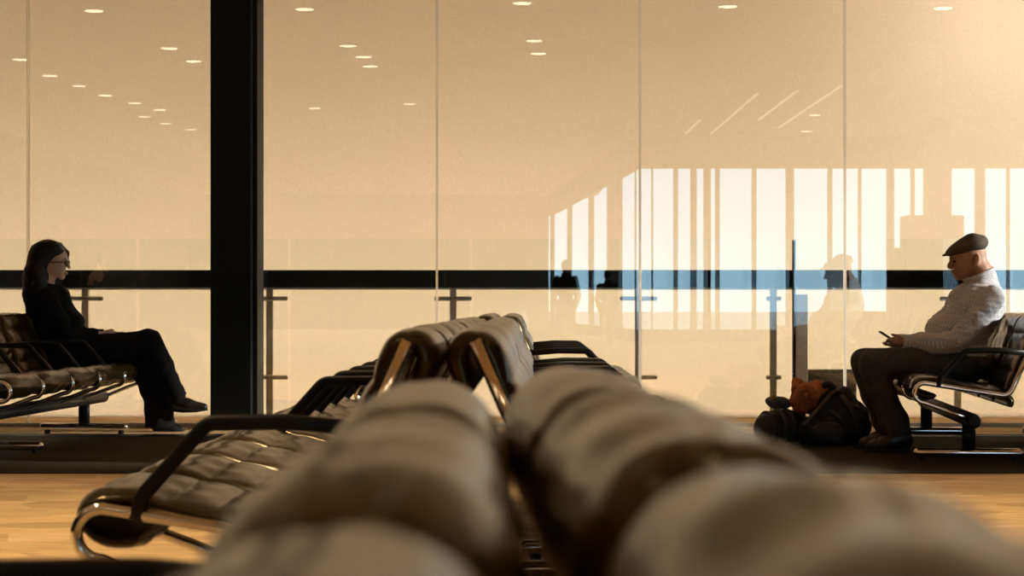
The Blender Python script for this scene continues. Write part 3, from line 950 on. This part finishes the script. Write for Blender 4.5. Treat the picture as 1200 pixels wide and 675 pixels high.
for sd_ in (-1, 1):
    c = w(79.3, 308.5, sd_ * .033)
    ring_pts = [c + Vector((-.012 * abs(math.sin(a)) * 0 - .10 * (math.cos(a) * .026) ** 2 * 10, math.cos(a) * .027, math.sin(a) * .021)) for a in [2 * PI * q / 24 for q in range(25)]]
    link('lens_rim', tube_mesh(ring_pts, .0038, 8), M_GLASSES, gl)
    link('temple', tube_mesh([c + Vector((0, sd_ * .027, .006)), w(70, 307.5, sd_ * .073), w(56, 307.8, sd_ * .079), w(53.5, 312, sd_ * .078)], .0034, 8), M_GLASSES, gl)
    link('eye', SDF().ell(w(77.4, 308.6, sd_ * .031), (.009, .013, .006), .01).mesh(.003), M_EYE, wo_o)
    link('eyebrow', SDF().ell(w(78.2, 303.3, sd_ * .032), (.008, .02, .004), .01).mesh(.003), M_HAIR, wo_o)
    link('earring', SDF().ell(w(55.8, 318.8, sd_ * .080), (.008, .008, .008), .01).mesh(.003), M_PEARL, wo_o)
link('bridge', tube_mesh([w(79.8, 308, -.010), w(80.3, 307.6, 0), w(79.8, 308, .010)], .003, 8), M_GLASSES, gl)
link('lips', SDF().ell(w(78.3, 320.3), (.010, .018, .008), .01).mesh(.003), M_LIP, wo_o)
wp = link('phone', box_mesh(-.072, .072, -.036, .036, -.005, .005, .004, 3), M_PHONE_RED, None, False)
wp.location = w(132.5, 390.8, 0); wp.rotation_euler = (.0, -.12, 0)
tag(wp, 'phone in a dark red case in the hands of the woman in black', 'phone')
link('screen', box_mesh(-.068, .068, -.033, .033, .005, .0056, 0), M_EYE, wp, False)

# ------------------------------------------------------------------ luggage at the man's feet
BD = 12.62
g = lambda x, y, o=0.0: P(x, y, BD, o)
M_BAG = mat('black_nylon', (0.016, 0.014, 0.012), 0.7, noise=(14, 0.4), bump=(25, 0.4, 0.006))
M_BAG_B = mat('charcoal_nylon', (0.030, 0.027, 0.022), 0.6, noise=(14, 0.3), bump=(25, 0.3, 0.005))
M_RUST = mat('rust_cloth', (0.46, 0.14, 0.032), 0.8, noise=(12, 0.35), bump=(30, 0.4, 0.005))
M_BLUE = mat('slate_blue_cloth', (0.075, 0.082, 0.092), 0.75, noise=(20, 0.25))
M_OLIVE = mat('olive_strap', (0.10, 0.075, 0.040), 0.7)
roll = SDF().cone(g(903, 501, -.02), g(928, 500.5, .04), .108, .104, .01)
rl = link('rolled_bag', roll.mesh(.007, folds(40, .004, 26)), M_BAG)
tag(rl, 'dark cylindrical duffel roll lying left of the backpack', 'bag')
cdir = (g(928, 500.5, .04) - g(903, 501, -.02)).normalized()
side = cdir.cross(Vector((0, 0, 1))).normalized()
for t in (.30, .72):
    c = g(903, 501, -.02).lerp(g(928, 500.5, .04), t)
    ps = [c + (side * math.cos(a) + Vector((0, 0, 1)) * math.sin(a)) * .112 for a in [2 * PI * q / 32 for q in range(33)]]
    link('strap', tube_mesh(ps, .014, 8, flat=(1.0, .35)), M_BAG_B, rl)
link('piping', tube_mesh([g(903, 501, -.02) - cdir * .035 + (side * math.cos(a) + Vector((0, 0, 1)) * math.sin(a)) * .104 for a in [2 * PI * q / 32 for q in range(33)]], .006, 8), M_BAG_B, rl)
bl = SDF().ell(g(912, 472, .06), (.078, .07, .042), .02, Matrix.Rotation(.12, 4, 'Y')).ell(g(921, 473, .08), (.06, .06, .03), .02)
blo = link('pouch', bl.mesh(.006, folds(50, .004, 40)), M_BLUE)
tag(blo, 'slate blue folded pouch on top of the duffel roll', 'pouch')
link('corner_flap', SDF().ell(g(905.5, 468, .02), (.022, .02, .036), .02, Matrix.Rotation(.5, 4, 'Y')).mesh(.005), mat('beige_cloth', (.34, .24, .14), .8), blo)
pk = SDF()
pk.ell(g(979, 498, .02), (.22, .17, .15), .06)
pk.ell(g(962, 506, -.02), (.165, .16, .11), .06)
pk.ell(g(978, 480, .04), (.15, .14, .13), .05, Matrix.Rotation(-.5, 4, 'Y'))
pk.ell(g(997, 500, .0), (.13, .14, .14), .05)
pk.ell(g(985, 464, .05), (.06, .09, .045), .03, Matrix.Rotation(-.6, 4, 'Y'))
pk.ell(g(998, 476, .02), (.035, .06, .055), .03)
pk.ell(g(1000, 492, -.03), (.07, .12, .12), .04)
pk.cutplane(Vector((0, 0, .004)), (0, 0, -1), .004)
pko = link('backpack', pk.mesh(.008, lambda p, a=folds(61, .011, 24), b=folds(62, .006, 55): a(p) + b(p)), M_BAG)
tag(pko, 'bulging black backpack on the floor at the feet of the man', 'backpack')
link('flap_edge', tube_mesh(spline([g(936, 497, -.165), g(950, 483, -.155), g(962, 470, -.13), g(974, 458.5, -.10), g(983, 458, -.05)], 8), .013, 10, flat=(1, .6)), M_OLIVE, pko)
link('strap', tube_mesh(spline([g(983, 462, -.09), g(994, 480, -.16), g(1001, 500, -.17), g(1010, 514, -.14)], 8), .016, 10, flat=(1, .35)), M_BAG_B, pko)
link('strap', tube_mesh(spline([g(967, 478, -.13), g(982, 490, -.185), g(990, 506, -.17)], 8), .014, 10, flat=(1, .35)), M_BAG_B, pko)
link('grab_handle', tube_mesh(spline([g(992, 476, .0), g(996, 468.5, -.01), g(1000, 472, .0), g(1001, 484, .0)], 8), .012, 8), M_BAG_B, pko)
link('buckle', box_mesh(-.014, .014, -.006, .006, -.01, .01, .003), M_CHROME, pko).location = g(941.5, 485, -.175)
jk = SDF()
jk.ell(g(951, 464, .03), (.125, .10, .080), .03, Matrix.Rotation(-.15, 4, 'Y'))
jk.ell(g(939, 473, .01), (.062, .08, .055), .03)
jk.ell(g(962, 455, .03), (.075, .08, .045), .03, Matrix.Rotation(.35, 4, 'Y'))
jk.ell(g(940, 454, .05), (.06, .07, .04), .03)
jko = link('jacket', jk.mesh(.006, lambda p, a=folds(72, .011, 38), b=folds(75, .008, 75): a(p) + b(p)), M_RUST)
tag(jko, 'crumpled rust orange jacket stuffed on top of the black backpack', 'jacket')
link('sleeve', tube_mesh(spline([g(930, 472, -.08), g(934, 459, -.095), g(941, 453, -.09), g(948, 457, -.10), g(951, 466, -.115)], 8), [.030 - .012 * abs(k / 32 - .4) for k in range(33)], 14), M_RUST, jko)
link('cuff', tube_mesh(spline([g(962, 452, -.07), g(969, 450, -.07), g(976, 456, -.07)], 6), .022, 12), M_BAG_B, jko)
link('front_pocket', SDF().ell(g(966, 506, -.165), (.115, .05, .07), .02).mesh(.007, folds(81, .007, 30)), M_BAG_B, pko)
link('zip', tube_mesh(spline([g(947, 500, -.205), g(956, 494.5, -.215), g(968, 493.5, -.215), g(981, 497, -.205)], 6), .006, 8), M_OLIVE, pko)

# ------------------------------------------------------------------ behind the photographer, seen only mirrored in the glass
def mir(x, y, zm): return Vector(((x - CX) * zm / F_PX, 2 * GLASS_Y - zm, EYE - (y - HY) * zm / F_PX))
M_COAT = mat('dark_coat', (0.02, 0.018, 0.018), 0.9)
def stander(x, zm, hgt, face, label):
    b0 = mir(x, HY, zm); b0.z = 0
    q = lambda dx, dy, z: b0 + Vector((dx, dy, z * hgt))
    body = SDF().ell(q(0, 0, .935), (.075, .095, .115), .02)
    body.chain([q(0, 0, .88), q(0, .01, .80)], [.055, .07], .03)
    body.ell(q(0, .01, .70), (.17, .10, .20), .05).ell(q(0, .01, .54), (.16, .11, .15), .05)
    for s_ in (-1, 1):
        body.chain([q(s_ * .17, .01, .79), q(s_ * .23, .02, .62), q(s_ * .20, -.10, .50)], [.052, .042, .03], .03)
        hd = q(s_ * .19, -.14, .475)
        body.chain([q(s_ * .20, -.10, .50), hd], [.028, .026], .01)
        for f_ in range(4):
            finger(body, [hd + Vector((-.024 + .016 * f_, 0, -.01)), hd + Vector((-.024 + .016 * f_, -.012, -.045)), hd + Vector((-.024 + .016 * f_, .004, -.075))])
        finger(body, [hd + Vector((-s_ * .03, -.005, .01)), hd + Vector((-s_ * .05, -.02, -.025))])
        body.chain([q(s_ * .09, 0, .50), q(s_ * .10, -.01, .28), q(s_ * .10, .01, .05)], [.085, .058, .042], .03)
        body.chain([q(s_ * .10, .01, .035), q(s_ * .11, -.13, .022)], [.045, .032], .02)
    body.cone(q(0, -.085, .945), q(0, -.105, .925), .012, .016, .01)
    o = link('person', body.mesh(.011), M_SKIN)
    tag(o, label, 'person')
    coat = SDF().ell(q(0, .01, .70), (.20, .13, .22), .05).ell(q(0, .01, .50), (.19, .14, .20), .06).chain([q(0, .01, .83), q(0, .01, .78)], [.085, .10], .03)
    for s_ in (-1, 1):
        coat.chain([q(s_ * .17, .01, .79), q(s_ * .235, .02, .62), q(s_ * .205, -.09, .505)], [.075, .06, .048], .03)
    link('coat', coat.mesh(.011), M_COAT, o)
    tr_ = SDF()
    for s_ in (-1, 1):
        tr_.chain([q(s_ * .09, 0, .48), q(s_ * .10, -.01, .28), q(s_ * .10, .01, .045)], [.105, .078, .066], .02)
    link('trousers', tr_.mesh(.011), M_TROUSER, o)
    hr = SDF().ell(q(0, .02, .95), (.085, .095, .105), .02); hr.cut(q(0, -.09, .925), (.075, .085, .10), .01)
    link('hair', hr.mesh(.009), M_HAIR, o)
    return o
stander(663, 38.5, 1.76, 0, 'person in a dark coat mirrored taller of two silhouettes on the black rail')
stander(712, 45.5, 1.68, 0, 'person in a dark coat mirrored shorter of two silhouettes on the black rail')
kb = mir(1092, HY, 37); kb.z = 0
ko = empty('kiosk', kb)
tag(ko, 'tall dark kiosk mirrored in the glass to the left of the flat cap', 'kiosk')
link('cabinet', box_mesh(-.54, .54, -.3, .3, 0, 2.55, .03), M_COAT, ko)
link('screen', box_mesh(-.42, .42, .30, .31, 1.1, 2.2, 0), M_EYE, ko)
link('side_shelf', box_mesh(-.74, -.54, -.25, .25, 0, 1.95, .03), M_COAT, ko)
